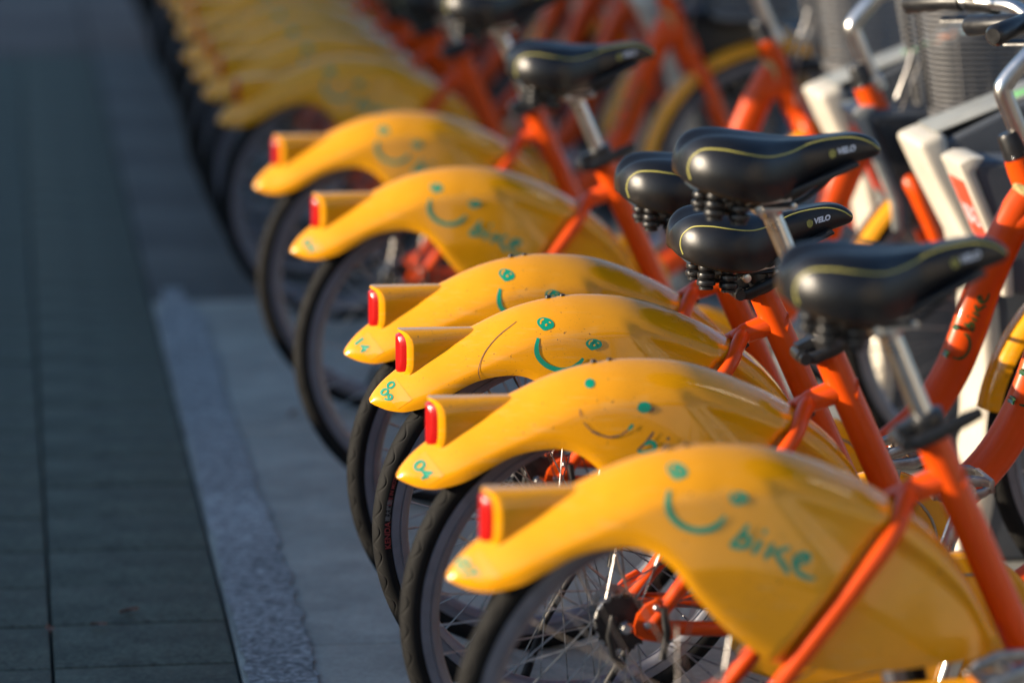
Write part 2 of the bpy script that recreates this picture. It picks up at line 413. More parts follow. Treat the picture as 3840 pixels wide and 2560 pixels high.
def blob(bvh, c, rx, rz, rot=0.0, off=0.0009, mb=None, tail=0.0):
    mb = mb or MB(); v = []; N = 24; f = []
    for k, q in enumerate((0.02, 0.55, 1.0)):
        for i in range(N):
            a = 2*math.pi*i/N; x = rx*q*math.cos(a); z = rz*q*math.sin(a)
            if tail and math.sin(a) < -0.6: z -= tail*q*(-math.sin(a)-0.6)*2.5*max(0, 1-abs(math.cos(a)+0.25)*1.6)
            X = c[0]+x*math.cos(rot)-z*math.sin(rot); Z = c[1]+x*math.sin(rot)+z*math.cos(rot)
            y = cast(bvh, X, Z, off); v.append((X, y if y is not None else -0.05, Z))
    for k in range(2):
        for i in range(N): f.append((k*N+i, k*N+(i+1) % N, (k+1)*N+(i+1) % N, (k+1)*N+i))
    return mb.add(v, f)
def text_poly(s, size, bold=0.0):
    """flat text as (verts2d, faces)"""
    cu = bpy.data.curves.new('t', 'FONT'); cu.body = s; cu.size = size; cu.offset = bold; cu.align_x = 'CENTER'; cu.align_y = 'CENTER'; cu.resolution_u = 3
    ob = bpy.data.objects.new('t', cu); COL.objects.link(ob)
    dg = bpy.context.evaluated_depsgraph_get(); dg.update(); me = ob.evaluated_get(dg).to_mesh()
    v = [(p.co.x, p.co.y) for p in me.vertices]; f = [tuple(p.vertices) for p in me.polygons]
    ob.evaluated_get(dg).to_mesh_clear(); bpy.data.objects.remove(ob); bpy.data.curves.remove(cu)
    return v, f
def text_on(bvh, s, size, c, rot, off=0.0009, bold=0.0, shear=0.0, mb=None):
    v, f = text_poly(s, size, bold); out = []
    for x, z in v:
        x += shear*z
        X = c[0]+x*math.cos(rot)-z*math.sin(rot); Z = c[1]+x*math.sin(rot)+z*math.cos(rot)
        y = cast(bvh, X, Z, off); out.append((X, y if y is not None else -0.03, Z))
    return (mb or MB()).add(out, f)

EYES = ((-.025, .629), (.045, .600))
SMILE = [(-.0380, .6095), (-.0412, .596), (-.0390, .5825), (-.0290, .571), (-.0160, .5645), (-.0030, .5622), (.0115, .5648), (.0220, .5715), (.0285, .579)]
def face_mb(bvh, f=lambda p: p, sc=1.0, off=0.0009):
    mb = ribbon(bvh, [([f(p) for p in SMILE], 0.0075*sc)], off)
    for e in EYES: blob(bvh, f(e), 0.0122*sc, 0.0082*sc, R(-8), off, mb, tail=0.004*sc)
    return mb
def A2(x, y): return (.034+(x-180)*1.689e-4, .543-(y-540)*1.68e-4-(x-180)*5.7e-6)
LET = [([(315, 385), (250, 470), (175, 540)], 40), ([(178, 543), (240, 548), (300, 535), (322, 500), (290, 468), (235, 490)], 38),
       ([(418, 432), (442, 445)], 44), ([(400, 500), (345, 600)], 42),
       ([(492, 520), (425, 635)], 42), ([(612, 548), (540, 575), (490, 600)], 38), ([(510, 600), (560, 670), (600, 738)], 44),
       ([(655, 672), (720, 650), (752, 622), (715, 598), (660, 625), (645, 675), (675, 730), (730, 765), (795, 775)], 42)]
def letters_mb(bvh, f=lambda p: p, sc=1.0, off=0.0009, only=None):
    L = LET if only is None else [LET[i] for i in only]
    return ribbon(bvh, [([f(A2(*q)) for q in pts], wd*1.69e-4*sc) for pts, wd in L], off)
def print_set(tag, dx, dz):
    sh = lambda p: (p[0]+dx, p[1]+dz)
    ME['smile_print'+tag] = ribbon(FB, [([sh(p) for p in SMILE], 0.0075)]).mesh('smile_print')
    gl = MB()
    for k, e in enumerate(EYES):
        e = sh(e); ME[f'eye_print{k}'+tag] = blob(FB, e, 0.0124, 0.0076, R(-6), 0.0009, None, tail=0.0025).mesh('eye_print')
        ribs = ribbon(FB, [([(e[0]-.0075, e[1]-.001), (e[0]-.006, e[1]+.0035), (e[0]-.0015, e[1]+.0058)], 0.0022), ([(e[0]-.001, e[1]-.0025), (e[0]+.002, e[1]-.001)], 0.0024), ([(e[0]+.005, e[1]+.002), (e[0]+.008, e[1]+.001)], 0.0016)], 0.0014)
        gl.add(ribs.v, ribs.f)
    ME['eye_glint'+tag] = gl.mesh('eye_glints')
    for k, on in enumerate(((0, 1), (2,), (3,), (4, 5, 6), (7,))): ME[f'letter{k}'+tag] = letters_mb(FB, sh, only=on).mesh('letter')
PSH = {0: (-.0040, .0048), 2: (-.0185, -.0070), 3: (-.0200, .0010), 4: (-.0070, -.0050)}
for k_, (a_, b_) in PSH.items(): print_set(str(k_), a_, b_)
# worn variant: rubbed-off smile, half eyes, half letters
wr = ribbon(FB, [([SMILE[i] for i in (2, 3)], .002), ([SMILE[i] for i in (3, 4)], .0035), ([SMILE[i] for i in (4, 5, 6)], .003), ([(-.0435, .6), (-.0425, .59)], .0016), ([SMILE[6], SMILE[7]], .003)])
b2 = ribbon(FB, [([A2(*q) for q in p], 26*1.69e-4) for p, _ in (LET[0], LET[2], LET[3])]); wr.add(b2.v, b2.f)
blob(FB, (.053, .598), .006, .003, 0.2, 0.0009, wr)
wr.v = [(x-.018, cast(FB, x-.018, z+.001) or y, z+.001) for x, y, z in wr.v]
ME['worn_residue'] = wr.mesh('worn_residue')
wg = MB(); blob(FB, (-.026, .630), .007, .005, 0.4, 0.0012, wg); blob(FB, (.044, .601), .0095, .0075, 0.1, 0.0012, wg)
t = ribbon(FB, [([SMILE[7], SMILE[8]], .005), ([A2(*q) for q in LET[1][0]], 36*1.69e-4), ([A2(360, 575), A2(340, 600)], 38*1.69e-4)], 0.0012); wg.add(t.v, t.f)
wg.v = [(x-.018, (cast(FB, x-.018, z+.001, .0012) or y), z+.001) for x, y, z in wg.v]
ME['worn_face'] = wg.mesh('worn_face')
def sticker(txts):
    mb = MB()
    for s, c, rot, size in txts: text_on(FB, s, size, c, rot, 0.0012, bold=size*0.035, mb=mb)
    return mb.mesh('number_print')
def patch(bvh, c, w, h, rot, off=0.0005):
    v = []; n = 7
    for i in range(n):
        for j in range(n):
            x = (i/(n-1)-.5)*w; z = (j/(n-1)-.5)*h
            X = c[0]+x*math.cos(rot)-z*math.sin(rot); Z = c[1]+x*math.sin(rot)+z*math.cos(rot)
            y = cast(bvh, X, Z, off); v.append((X, y if y is not None else 0, Z))
    return MB().add(v, grid_faces(n, n))
ME['sticker'] = patch(FB, (-.2650, .5145), .036, .026, R(-52)).mesh('number_sticker')
ME['num_009'] = sticker([('09', (-.2805, .5120), R(-54), .0185), ('0', (-.2735, .5260), R(-54), .0185)])
ME['num_04'] = sticker([('04', (-.2715, .5130), R(-52), .024)])
ME['num_4'] = sticker([('14', (-.2780, .5165), R(-52), .022)])
ME['num_dots'] = sticker([('07', (-.2825, .5130), R(-52), .0235)])
# seam lines and bolts on the crest
ME['seam'] = ribbon(FB, [([(-.085, .623), (-.115, .602), (-.137, .578), (-.146, .555), (-.143, .54)], .0012), ([(-.115, .5415), (-.085, .543), (-.06, .535), (-.04, .52)], .0011)]).mesh('scratch_line')
bolt = MB().lathe([(0, .003), (.0035, .0025), (.0045, .0005), (.0045, -.003)], 10, axis='Z').mesh('crest_bolt'); ME['crest_bolt'] = bolt

# ---- wheels
def wheel_meshes(key, RO):
    sec = 0.0170; rc = RO-sec; B = 20; N = 48*B
    ths = [-150, -130, -112, -96, -84]+list(np.linspace(-76, -14, 32))+[-7, 0, 7]+list(np.linspace(14, 76, 32))+[84, 96, 112, 130, 150]
    M = len(ths); v = []; f = []
    for j in range(N):
        a = 2*math.pi*j/N; ca, sa = math.cos(a), math.sin(a)
        for tdeg in ths:
            th = R(tdeg); at = abs(tdeg); d = 0.0
            if 14 < at < 76:                                  # scalloped grooves on the shoulders
                ph = ((j if tdeg > 0 else j+B//2) % B)/B
                edge = 18+46*math.sin(math.pi*ph)
                q = abs(at-edge)*.0003/math.sqrt(1+1.23*math.cos(math.pi*ph)**2)
                if q < .0015: d = .0013*(1+math.cos(math.pi*q/.0015))/2
            r = sec*(1.0+0.06*math.cos(th)**2)-d
            rr = rc+r*math.cos(th); v.append((rr*ca, r*math.sin(th)*1.08, rr*sa))
    for j in range(N):
        j2 = (j+1) % N
        for i in range(M-1): f.append((j*M+i, j*M+i+1, j2*M+i+1, j2*M+i))
    ME[key+'_tire'] = MB().add(v, f).mesh('tire', 60)
    ri = RO-0.050
    ME[key+'_rim'] = MB().lathe([(ri-.004, -.003), (ri-.002, -.009), (ri+.003, -.0135), (ri+.0085, -.0155), (ri+.0090, -.0140), (ri+.0108, -.0140), (ri+.0113, -.0158), (ri+.0225, -.0163), (ri+.0235, -.0150), (ri+.0235, .0150),
        (ri+.0225, .0163), (ri+.0113, .0158), (ri+.0108, .0140), (ri+.0090, .0140), (ri+.0085, .0155), (ri+.003, .0135), (ri-.002, .009), (ri-.004, .003)], 96, closed=True).mesh('rim', 30)
    for s in (-1, 1):
        for ld in (-1, 1):
            p0 = Vector((0.027*math.sin(ld*R(52)), s*0.029, 0.027*math.cos(R(52)))); p1 = Vector((0, s*0.003, ri-.004))
            ME[f'{key}_spoke{s}{ld}'] = MB().tube([p0, p1-(p1-p0).normalized()*0.012, p1-(p1-p0).normalized()*0.0115, p1], [.00125, .00125, .0019, .0019], 5).mesh('spoke')
    a = MB()
    for k in range(36):
        s = 1 if k % 2 else -1; ld = 1 if (k//2) % 2 else -1; b = ME[f'{key}_spoke{s}{ld}']; ang = 2*math.pi*k/36; ca, sa = math.cos(ang), math.sin(ang)
        a.add([(q.co.x*ca+q.co.z*sa, q.co.y, -q.co.x*sa+q.co.z*ca) for q in b.vertices], [tuple(p.vertices) for p in b.polygons])
    ME[key+'_spokes'] = a.mesh('spokes')
wheel_meshes('rear', 0.30); wheel_meshes('front', 0.33)
ME['hub'] = MB().lathe([(.004, -.062), (.009, -.062), (.009, -.040), (.016, -.036), (.032, -.031), (.032, -.027), (.022, -.024), (.019, 0), (.022, .024), (.032, .027), (.032, .031), (.016, .036), (.009, .040), (.009, .062), (.004, .062)], 28).mesh('hub')
ME['brake_drum'] = MB().lathe([(.010, -.066), (.026, -.066), (.031, -.063), (.034, -.056), (.034, -.040), (.030, -.038), (.010, -.038)], 40).mesh('brake_drum')
ME['drum_ring'] = MB().lathe([(.0345, -.058), (.0370, -.059), (.0385, -.056), (.0370, -.052), (.0345, -.053)], 48, closed=True).mesh('drum_ring')
cg = MB()
outl = []
for k in range(54):
    r = 0.036 if k % 3 else 0.041; outl.append((r*math.cos(2*math.pi*k/54), r*math.sin(2*math.pi*k/54)))
cg.prism(outl, .036, .040); ME['sprocket'] = cg.mesh('sprocket')
# tyre lettering on the sidewall (right side, over the rear)
def tyre_text(parts):
    mb = MB(); res = []
    for s, a0, size, rr in parts:
        v, f = text_poly(s, size, size*0.02); out = []
        for x, z in v:
            a = R(a0)-x/rr; r = rr+z; d = r-0.283; y = -1.08*math.sqrt(max(1e-8, 0.0174**2-d*d))-0.0006
            out.append((r*math.cos(a), y, r*math.sin(a)))
        mb.add(out, f)
    return mb.mesh('tyre_lettering')
ME['tyre_text_red'] = tyre_text([('KENDA', 181, .0125, .2790), ('LIFE IN MOTION', 165.5, .0080, .2790)])
ME['tyre_text_grey'] = tyre_text([('\u5efa\u5927\u8f2a\u80ce', 173.0, .0085, .2790)])

# ---- frame
BB = (.468, .275)
ME['seat_tube'] = MB().tube([(.286, 0, .682), (.30, 0, .649), (BB[0], 0, BB[1])], [.0205, .0215, .0215], 24).lathe([(.0, -.036), (.024, -.036), (.024, .036), (.0, .036)], 24, (BB[0], 0, BB[1])).mesh('seat_tube')
def main_path(n=40): return spline([(.838, 0, .752), (.808, 0, .708), (.779, 0, .650), (.752, 0, .585), (.730, 0, .517), (.701, 0, .445), (.658, 0, .378), (.602, 0, .326), (.545, 0, .294), (.485, 0, .277)], n)
ME['main_tube'] = MB().tube(main_path(), [.031]*40, 24, flat=(1.0, 0.72)).mesh('main_tube')
# weld line along the tube
MTB = BVHTree.FromPolygons([v.co for v in ME['main_tube'].vertices], [tuple(p.vertices) for p in ME['main_tube'].polygons])
ang = math.atan2(.58-.447, .733-.703+.03)
def tube_map(p):   # print coordinates turned to run up the tube, seen from the right
    return (.6865-.60*(p[1]-.629), .481+.60*(p[0]+.025))
ME['tube_print'] = face_mb(MTB, tube_map, 0.6)
tl = letters_mb(MTB, lambda p: tube_map((p[0], p[1]+.012)), 0.6); ME['tube_print'].add(tl.v, tl.f)
ME['tube_print'] = ME['tube_print'].mesh('tube_print')
HD = Vector((.437, 0, -1)).normalized()
HT = Vector((.806, 0, .800))
ME['head_tube'] = MB().tube([HT, HT+HD*.02, HT+HD*.10, HT+HD*.175], [.0235, .0255, .0275, .0270], 24).tube([HT+HD*.10+Vector((.0, 0, 0)), (.780, 0, .675)], [.03, .02], 16).mesh('head_tube')
def head_badge():
    c = HT+HD*.062; v = []; N = 20; a = MB()
    for k, q in enumerate((.05, 1.0)):
        for i in range(N):
            t = 2*math.pi*i/N; along = .028*q*math.sin(t); th = R(215)+ R(38)*q*math.cos(t)
            base = c+HD*along; n1 = Vector((HD.z, 0, -HD.x)); p = base+ (n1*(-math.cos(th)) *-1 if False else Vector((math.cos(th)*abs(HD.z), math.sin(th), math.cos(th)*HD.x)))*.0285
            v.append(p)
    return a.add(v, [(i, (i+1) % N, N+(i+1) % N, N+i) for i in range(N)]+[tuple(range(N))]).mesh('head_badge')
ME['head_badge'] = head_badge()
ME['headset'] = MB().tube([HT-HD*.045, HT-HD*.04, HT-HD*.002], [.0165, .0195, .0225], 20).mesh('headset_stack')
ME['seat_lug'] = MB().tube([(.334, 0, .600), (.310, 0, .604), (.272, 0, .590), (.258, 0, .578)], [.022, .0175, .016, .015], 16).mesh('seat_lug')
for s in (-1, 1):
    pts = spline([(.268, s*.006, .588), (.254, s*.030, .575), (.232, s*.068, .549), (.18, s*.080, .484), (.10, s*.0815, .381), (.035, s*.084, .298)], 30)
    ME[f'seat_stay{s}'] = MB().tube(pts, [.0125]*4+[.0118]*22+[.0105]*4, 14).mesh('seat_stay')
    pts = spline([(BB[0]-.005, s*.026, BB[1]), (.40, s*.045, .276), (.28, s*.074, .283), (.03, s*.084, .297)], 20)
    ME[f'chain_stay{s}'] = MB().tube(pts, .0105, 12).mesh('chain_stay')
    drop = [(.012, .300), (.014, .288), (.024, .281), (.05, .276), (.070, .282), (.072, .296), (.050, .312), (.054, .330), (.044, .338), (.028, .330), (.016, .316)]
    ME[f'dropout{s}'] = bevel_mesh(MB().prism(drop, s*.086-.004, s*.086+.004).mesh('dropout_plate'), .0015)
ME['axle_nut'] = MB().lathe([(.0, -.013), (.006, -.013), (.0085, -.009), (.0095, -.004), (.0095, 0)], 8).mesh('axle_nut')
ME['drop_bolt'] = MB().lathe([(.0, -.006), (.004, -.0055), (.006, -.003), (.006, 0)], 10).mesh('dropout_bolt')
arm = MB().tube([(-.018, -.096, .318), (-.024, -.098, .29), (-.018, -.098, .262), (-.004, -.096, .246)], .0052, 10)
ME['brake_arm'] = arm.mesh('brake_arm'); ME['brake_arm2'] = MB().tube([(.052, -.096, .327), (.056, -.098, .29), (.05, -.098, .255)], .0055, 10).mesh('brake_arm')
ME['frame_sticker'] = MB().tube([(.293, 0, .5978), (.278, 0, .5922)], [.01735, .01675], 18, caps=False).mesh('frame_sticker')
ME['stay_clip'] = bevel_mesh(MB().box((.262, 0, .575), (.022, .05, .016), Matrix.Rotation(R(-38), 3, 'Y')).mesh('fender_clip'), .003)
ME['stay_clip_bolt'] = MB().lathe([(0, -.005), (.0045, -.005), (.0055, 0)], 8).mesh('clip_bolt')
# chain guard
cgp = []
for k in range(41):
    a = R(118)-R(236)*k/40; cgp.append((BB[0]+.115*math.cos(a), BB[1]+.115*math.sin(a)))
cgp += [(.25, .205), (.17, .232), (.145, .268), (.142, .32), (.150, .362), (.20, .3672)]
ME['chain_guard'] = bevel_mesh(MB().prism(cgp, -.096, -.070).mesh('chain_guard'), .008, 3)
ME['guard_trim'] = MB().tube([(BB[0]+.086*math.cos(R(a)), -.0965, BB[1]+.086*math.sin(R(a))) for a in range(0, 361, 9)], .0022, 6, caps=False).mesh('guard_ring')
# crank and pedal: origin at the bottom bracket, arm along +x
ck = MB().tube([(0, -.103, 0), (.02, -.104, 0), (.09, -.108, 0), (.158, -.112, 0), (.176, -.112, 0)], [.0155, .0150, .0115, .0125, .008], 14, flat=(1.0, .62)).lathe([(.0, -.112), (.011, -.112), (.014, -.105), (.012, -.04), (0, -.04)], 16)
ck.lathe([(.0, -.121), (.011, -.121), (.014, -.117), (.014, -.105), (0, -.105)], 18, (.165, 0, 0))
ME['crank-1'] = ck.mesh('crank')
m2 = MB(); m2.add([(x, -y, z) for x, y, z in ck.v], [q[::-1] for q in ck.f]); ME['crank1'] = m2.mesh('crank')
def pedal(s):
    a = MB(); b = MB()
    y0, y1 = s*.124, s*.214
    a.tube([(0, y0, 0), (0, y1, 0)], [.009, .007], 12)
    for x in (-.042, .042):
        a.box((x, (y0+y1)/2, 0), (.007, .088, .020))
    for y in (y0+s*.006, y1):
        a.tube([(-.045, y, 0), (-.03, y, .008), (0, y, .0125), (.03, y, .008), (.045, y, 0)], [.004, .005, .006, .005, .004], 8, flat=(1.6, .7))
        a.tube([(-.045, y, 0), (-.03, y, -.008), (0, y, -.0125), (.03, y, -.008), (.045, y, 0)], [.004, .005, .006, .005, .004], 8, flat=(1.6, .7))
    b.box((-.0465, (y0+y1)/2, 0), (.004, .046, .013)); b2 = MB().box((.0465, (y0+y1)/2, 0), (.004, .046, .013)); ME[f'pedal_refb{s}'] = bevel_mesh(b2.mesh('pedal_reflector'), .001)
    return bevel_mesh(a.mesh('pedal'), .0012), bevel_mesh(b.mesh('pedal_reflector'), .001)
for s in (-1, 1): ME[f'pedal{s}'], ME[f'pedal_ref{s}'] = pedal(s)
ME['kickstand'] = MB().tube([(.06, .058, .275), (.04, .085, .24), (-.02, .115, .12), (-.055, .13, .012)], [.008, .0065, .006, .008], 10).mesh('kickstand')

# ---- saddle (built in place for the lowest setting; the clamp slides along the seat tube)
ST = [  # x, half width, centre top z, lobe top z, bottom z
 (.1525, .018, .742, .745, .729), (.1550, .036, .751, .757, .7235), (.162, .055, .7575, .768, .717), (.174, .072, .762, .777, .711), (.190, .0855, .767, .782, .705),
 (.212, .0950, .770, .7835, .700), (.236, .0965, .7715, .782, .696), (.260, .0890, .7725, .780, .694), (.285, .0720, .774, .778, .697), (.305, .0560, .7755, .778, .706),
 (.325, .043, .777, .7785, .720), (.350, .0345, .781, .7815, .733), (.378, .029, .786, .786, .743), (.400, .0262, .788, .788, .750), (.418, .0235, .7845, .7845, .756),
 (.429, .0185, .778, .778, .7595), (.4345, .011, .772, .772, .763), (.4355, .004, .7675, .7675, .7655)]
NS, NP = 72, 33
_S = spline(ST, NS)
def saddle_half(w, zc, zl, zb):
    h = zl-zb
    ctl = [(0, zc), (.25*w, zc+(zl-zc)*.45), (.52*w, zl), (.76*w, zl-.10*h), (.93*w, zl-.30*h), (1.0*w, zl-.55*h), (.985*w, zl-.76*h), (.90*w, zb+.05*h), (.78*w, zb), (.55*w, zb+.03*h)]
    return spline(ctl, NP)
rows = []
for s in _S:
    hf = saddle_half(max(.003, s[1]), s[2], s[3], s[4])
    rows.append([(s[0], -y, z) for y, z in hf[::-1]]+[(s[0], y, z) for y, z in hf[1:]])
mw = 2*NP-1
mb = MB().add([p for r in rows for p in r], grid_faces(NS, mw)+[tuple(range(mw)), tuple((NS-1)*mw+k for k in range(mw))[::-1]])
for i in range(NS-1): mb.f.append((i*mw, (i+1)*mw, (i+1)*mw+mw-1, i*mw+mw-1))
ME['saddle'] = mb.mesh('saddle', 60)
SB = BVHTree.FromPolygons([Vector(p) for r in rows for p in r], grid_faces(NS, mw))
PIPE = [(.1650, .7225), (.1615, .734), (.1625, .747), (.168, .757), (.180, .7655), (.204, .767), (.230, .7635), (.255, .760), (.276, .7595), (.303, .764), (.330, .7735), (.355, .7795), (.385, .7835), (.404, .7822), (.418, .7775), (.427, .7715), (.432, .7685)]
pp = []
for x, z in spline(PIPE, 70):
    y = cast(SB, x, z, 0.0)
    if y is not None: pp.append((x, y, z))
pm = MB().tube(pp, .0012, 6); ME['piping2'] = MB().tube([(x, -y, z) for x, y, z in pp], .0012, 6).mesh('piping')
ME['piping'] = pm.mesh('piping')
ME['saddle_logo'] = text_on(SB, 'VELO', .0108, (.3835, .7672), R(13), 0.0006, bold=.0006, shear=.25).mesh('maker_lettering')
lg = MB(); 
for k in range(-2, 3):
    xx = .3635+.0020*k; hh = .0062*math.sqrt(max(.05, 1-(k/2.9)**2))
    t = ribbon(SB, [([(xx-.0006*k, .7615-hh), (xx, .7615), (xx+.0006*k*0, .7615+hh)], .0013)], 0.0006); lg.add(t.v, t.f)
ME['saddle_emblem'] = lg.mesh('maker_emblem')
def bellows():
    prof = [(0, .0)]; z = 0.0
    for r in (.0125, .0140, .0150):
        prof += [(r-.006, z), (r-.001, z-.002), (r, z-.0055), (r-.001, z-.009), (r-.006, z-.011)]; z -= .0115
    prof += [(.011, z), (.011, z-.004), (0, z-.004)]
    return MB().lathe(prof, 24, axis='Z').mesh('saddle_spring', 50)
ME['saddle_spring'] = bellows()
ME['saddle_base'] = bevel_mesh(MB().prism([(.175, .7045), (.30, .698), (.40, .748), (.395, .754), (.30, .71), (.18, .712)], -.05, .05).mesh('saddle_base'), .003)
for s in (-1, 1):
    ME[f'saddle_rail{s}'] = MB().tube(spline([(.192, s*.040, .682), (.225, s*.030, .677), (.265, s*.023, .6855), (.315, s*.022, .690), (.345, s*.018, .708), (.385, s*.012, .744)], 24), .0038, 8).mesh('saddle_rail')
SP0 = Vector((.286, 0, .682)); SDIR = Vector((-.423, 0, 1)).normalized()
ME['seat_post'] = MB().tube([SP0-SDIR*.02, SP0+SDIR*.30], .0135, 24).mesh('seat_post')   # lowered copies sink into the tube
cl = MB().box((.289, 0, .682), (.050, .040, .010), Matrix.Rotation(R(-12), 3, 'Y')).box((.290, 0, .694), (.044, .052, .008), Matrix.Rotation(R(-12), 3, 'Y')).lathe([(0, -.032), (.007, -.032), (.007, .032), (0, .032)], 12, (.268, 0, .6795)).lathe([(0, -.030), (.005, -.030), (.005, .030), (0, .030)], 12, (.315, 0, .687))
cl.tube([(.291, 0, .668), (.288, 0, .680)], [.0142, .019], 16)
ME['saddle_clamp'] = bevel_mesh(cl.mesh('saddle_clamp'), .0015)
qc = MB().tube([SP0-SDIR*.030, SP0-SDIR*.026, SP0+SDIR*.004, SP0+SDIR*.006], [.0235, .0255, .0255, .021], 22).box((.262, -.006, .666), (.022, .026, .022), Matrix.Rotation(R(-25), 3, 'Y')).lathe([(0, -.022), (.009, -.022), (.0105, -.012), (.0105, .02), (0, .02)], 14, (.256, 0, .657))
ME['seat_collar'] = bevel_mesh(qc.mesh('seat_collar'), .0012)
ME['quick_release'] = MB().tube([(.258, -.026, .654), (.272, -.030, .656), (.30, -.031, .669), (.330, -.030, .684), (.352, -.028, .693)], [.0065, .0085, .0080, .0085, .0065], 10, flat=(1.15, .55)).lathe([(0, -.034), (.008, -.034), (.0095, -.02), (0, -.02)], 14, (.258, 0, .654)).mesh('quick_release_lever')

# ---- front end
FA = Vector((1.095, 0, .33))
crown = HT+HD*.195
fk = MB().tube([HT+HD*.176, HT+HD*.20, HT+HD*.215], [.024, .027, .022], 20)
ME['fork_crown'] = fk.mesh('fork_crown')
for s in (-1, 1):
    pts = spline([(crown.x-.004, s*.018, crown.z+.004), (crown.x+.010, s*.050, crown.z-.014), (crown.x+.035, s*.058, crown.z-.07), (crown.x+.095, s*.059, crown.z-.19), (FA.x-.012, s*.060, FA.z+.02), (FA.x, s*.060, FA.z)], 26)
    ME[f'fork_leg{s}'] = MB().tube(pts, list(np.linspace(.0190, .0115, 26)), 16).mesh('fork_leg')
def front_fender():
    v = []; N = 60; K = 13; f = []
    for i in range(N):
        a = R(171)-R(156)*i/(N-1)
        for k in range(K):
            t = -1+2*k/(K-1); y = .034*math.copysign(abs(math.sin(t*math.pi/2))**.8, t); r = .352-.030*(1-math.cos(t*math.pi/2))**1.0
            v.append((FA.x+r*math.cos(a), y, FA.z+r*math.sin(a)))
    me = MB().add(v, grid_faces(N, K)).mesh('front_fender', 60)
    bm = bmesh.new(); bm.from_mesh(me); bmesh.ops.solidify(bm, geom=bm.faces[:], thickness=.0025); bm.to_mesh(me); bm.free()
    me.polygons.foreach_set('use_smooth', [True]*len(me.polygons)); me.set_sharp_from_angle(angle=R(55)); return me
ME['front_fender'] = front_fender()
ME['stem'] = MB().tube(spline([(.826, 0, .797), (.806, 0, .843), (.786, 0, .889), (.7805, 0, .903), (.779, 0, .914), (.7845, 0, .925), (.800, 0, .944), (.832, 0, .978)], 34), [.0158]*34, 20).mesh('stem')
ME['stem_clamp'] = bevel_mesh(MB().tube([(.829, 0, .790), (.818, 0, .815)], [.0215, .0215], 18).box((.803, 0, .800), (.026, .026, .020), Matrix.Rotation(R(-24), 3, 'Y')).lathe([(0, -.02), (.005, -.02), (.005, .02), (0, .02)], 8, (.796, 0, .80)).mesh('stem_clamp'), .0015)
ME['bar_clamp'] = bevel_mesh(MB().lathe([(.012, -.026), (.0185, -.024), (.0195, 0), (.0185, .024), (.012, .026)], 20, (.838, 0, .984)).mesh('bar_clamp'), .001)
bp = spline([(.792, .150, 1.040), (.826, .120, 1.036), (.846, .075, 1.014), (.846, .040, .990), (.838, 0, .984)], 20)
half = [tuple(p) for p in bp]; full = [(.700, .275, 1.030), (.750, .215, 1.038)]+half+[(x, -y, z) for x, y, z in half[::-1][1:]]+[(.750, -.215, 1.038), (.700, -.275, 1.030)]
ME['handlebar'] = MB().tube(spline(full, 90), .0112, 16).mesh('handlebar')
for s in (-1, 1):
    ME[f'grip{s}'] = MB().tube([(.683, s*.296, 1.027), (.688, s*.290, 1.028), (.735, s*.232, 1.036), (.758, s*.205, 1.038), (.7595, s*.2035, 1.038)], [.012, .0175, .0150, .0170, .012], 18).mesh('grip')
    ME[f'brake_lever{s}'] = MB().tube([(.768, s*.192, 1.038), (.800, s*.150, 1.036)], [.0165, .0150], 14).tube(spline([(.800, s*.165, 1.030), (.815, s*.185, 1.018), (.790, s*.235, 1.006), (.745, s*.290, 1.000)], 14), [.007]*4+[.0055]*10, 8, flat=(1.3, .6)).mesh('brake_lever')
ME['bell'] = MB().lathe([(0, .026), (.012, .024), (.021, .014), (.023, .002), (.020, 0), (0, 0)], 22, (.815, -.105, 1.040), axis='Z').mesh('bell')
for s in (-1, 1):
    ME[f'cable{s}'] = MB().tube(spline([(.806, s*.150, 1.028), (.895, s*.150, 1.045), (.925, s*.095, .95), (.905, s*.045, .85), (.868, s*.034, .745), (.868, s*.030, .66)], 30), .0028, 6).mesh('cable')
def basket():
    a = MB()
    def ring(z, t):
        x0, x1, hw = .888+.040*(1-t), 1.205-.02*(1-t), .140+.040*t; rr = .06; pts = []
        for cx, cy, a0 in ((x1-rr, hw-rr, 0), (x0+rr, hw-rr, 90), (x0+rr, -hw+rr, 180), (x1-rr, -hw+rr, 270)):
            for k in range(6):
                q = R(a0+18*k); pts.append((cx+rr*math.cos(q), cy+rr*math.sin(q), z))
        return pts
    z0, z1, n = .745, .985, 24
    for i in range(n):
        t = i/(n-1); p = ring(z0+(z1-z0)*t, t); a.tube(p+[p[0]], (.0024 if 0 < i < n-1 else .0055), 5, caps=False)
    r0, r1 = ring(z0-.006, 0), ring(z1+.004, 1)
    m = len(r0)
    for k in range(1, m, 3):
        a.tube([r0[k], r1[k]], .0019, 5)
    for sd in range(4):
        i0 = sd*6+5; i1 = (sd*6+6) % m
        for q in np.linspace(0, 1, 5)[1:-1]:
            lo = Vector(r0[i0]).lerp(Vector(r0[i1]), q); hi = Vector(r1[i0]).lerp(Vector(r1[i1]), q); a.tube([lo, hi], .0019, 5)
    for q in np.linspace(-.12, .12, 12): a.tube([(.97, q, z0-.004), (1.20, q, z0-.004)], .0019, 5)
    return a.mesh('basket')
ME['basket'] = basket()
for s in (-1, 1): ME[f'basket_strap{s}'] = bevel_mesh(MB().box((.906, s*.055, .86), (.006, .016, .20), Matrix.Rotation(R(-9), 3, 'Y')).mesh('basket_strap'), .001)
ME['basket_plate'] = bevel_mesh(MB().box((1.085, 0, .740), (.20, .20, .008)).mesh('basket_plate'), .002)
ME['basket_bracket'] = MB().tube([(.845, 0, .735), (.90, 0, .740), (.99, 0, .737)], .014, 12, flat=(1, 1.6)).mesh('basket_bracket')
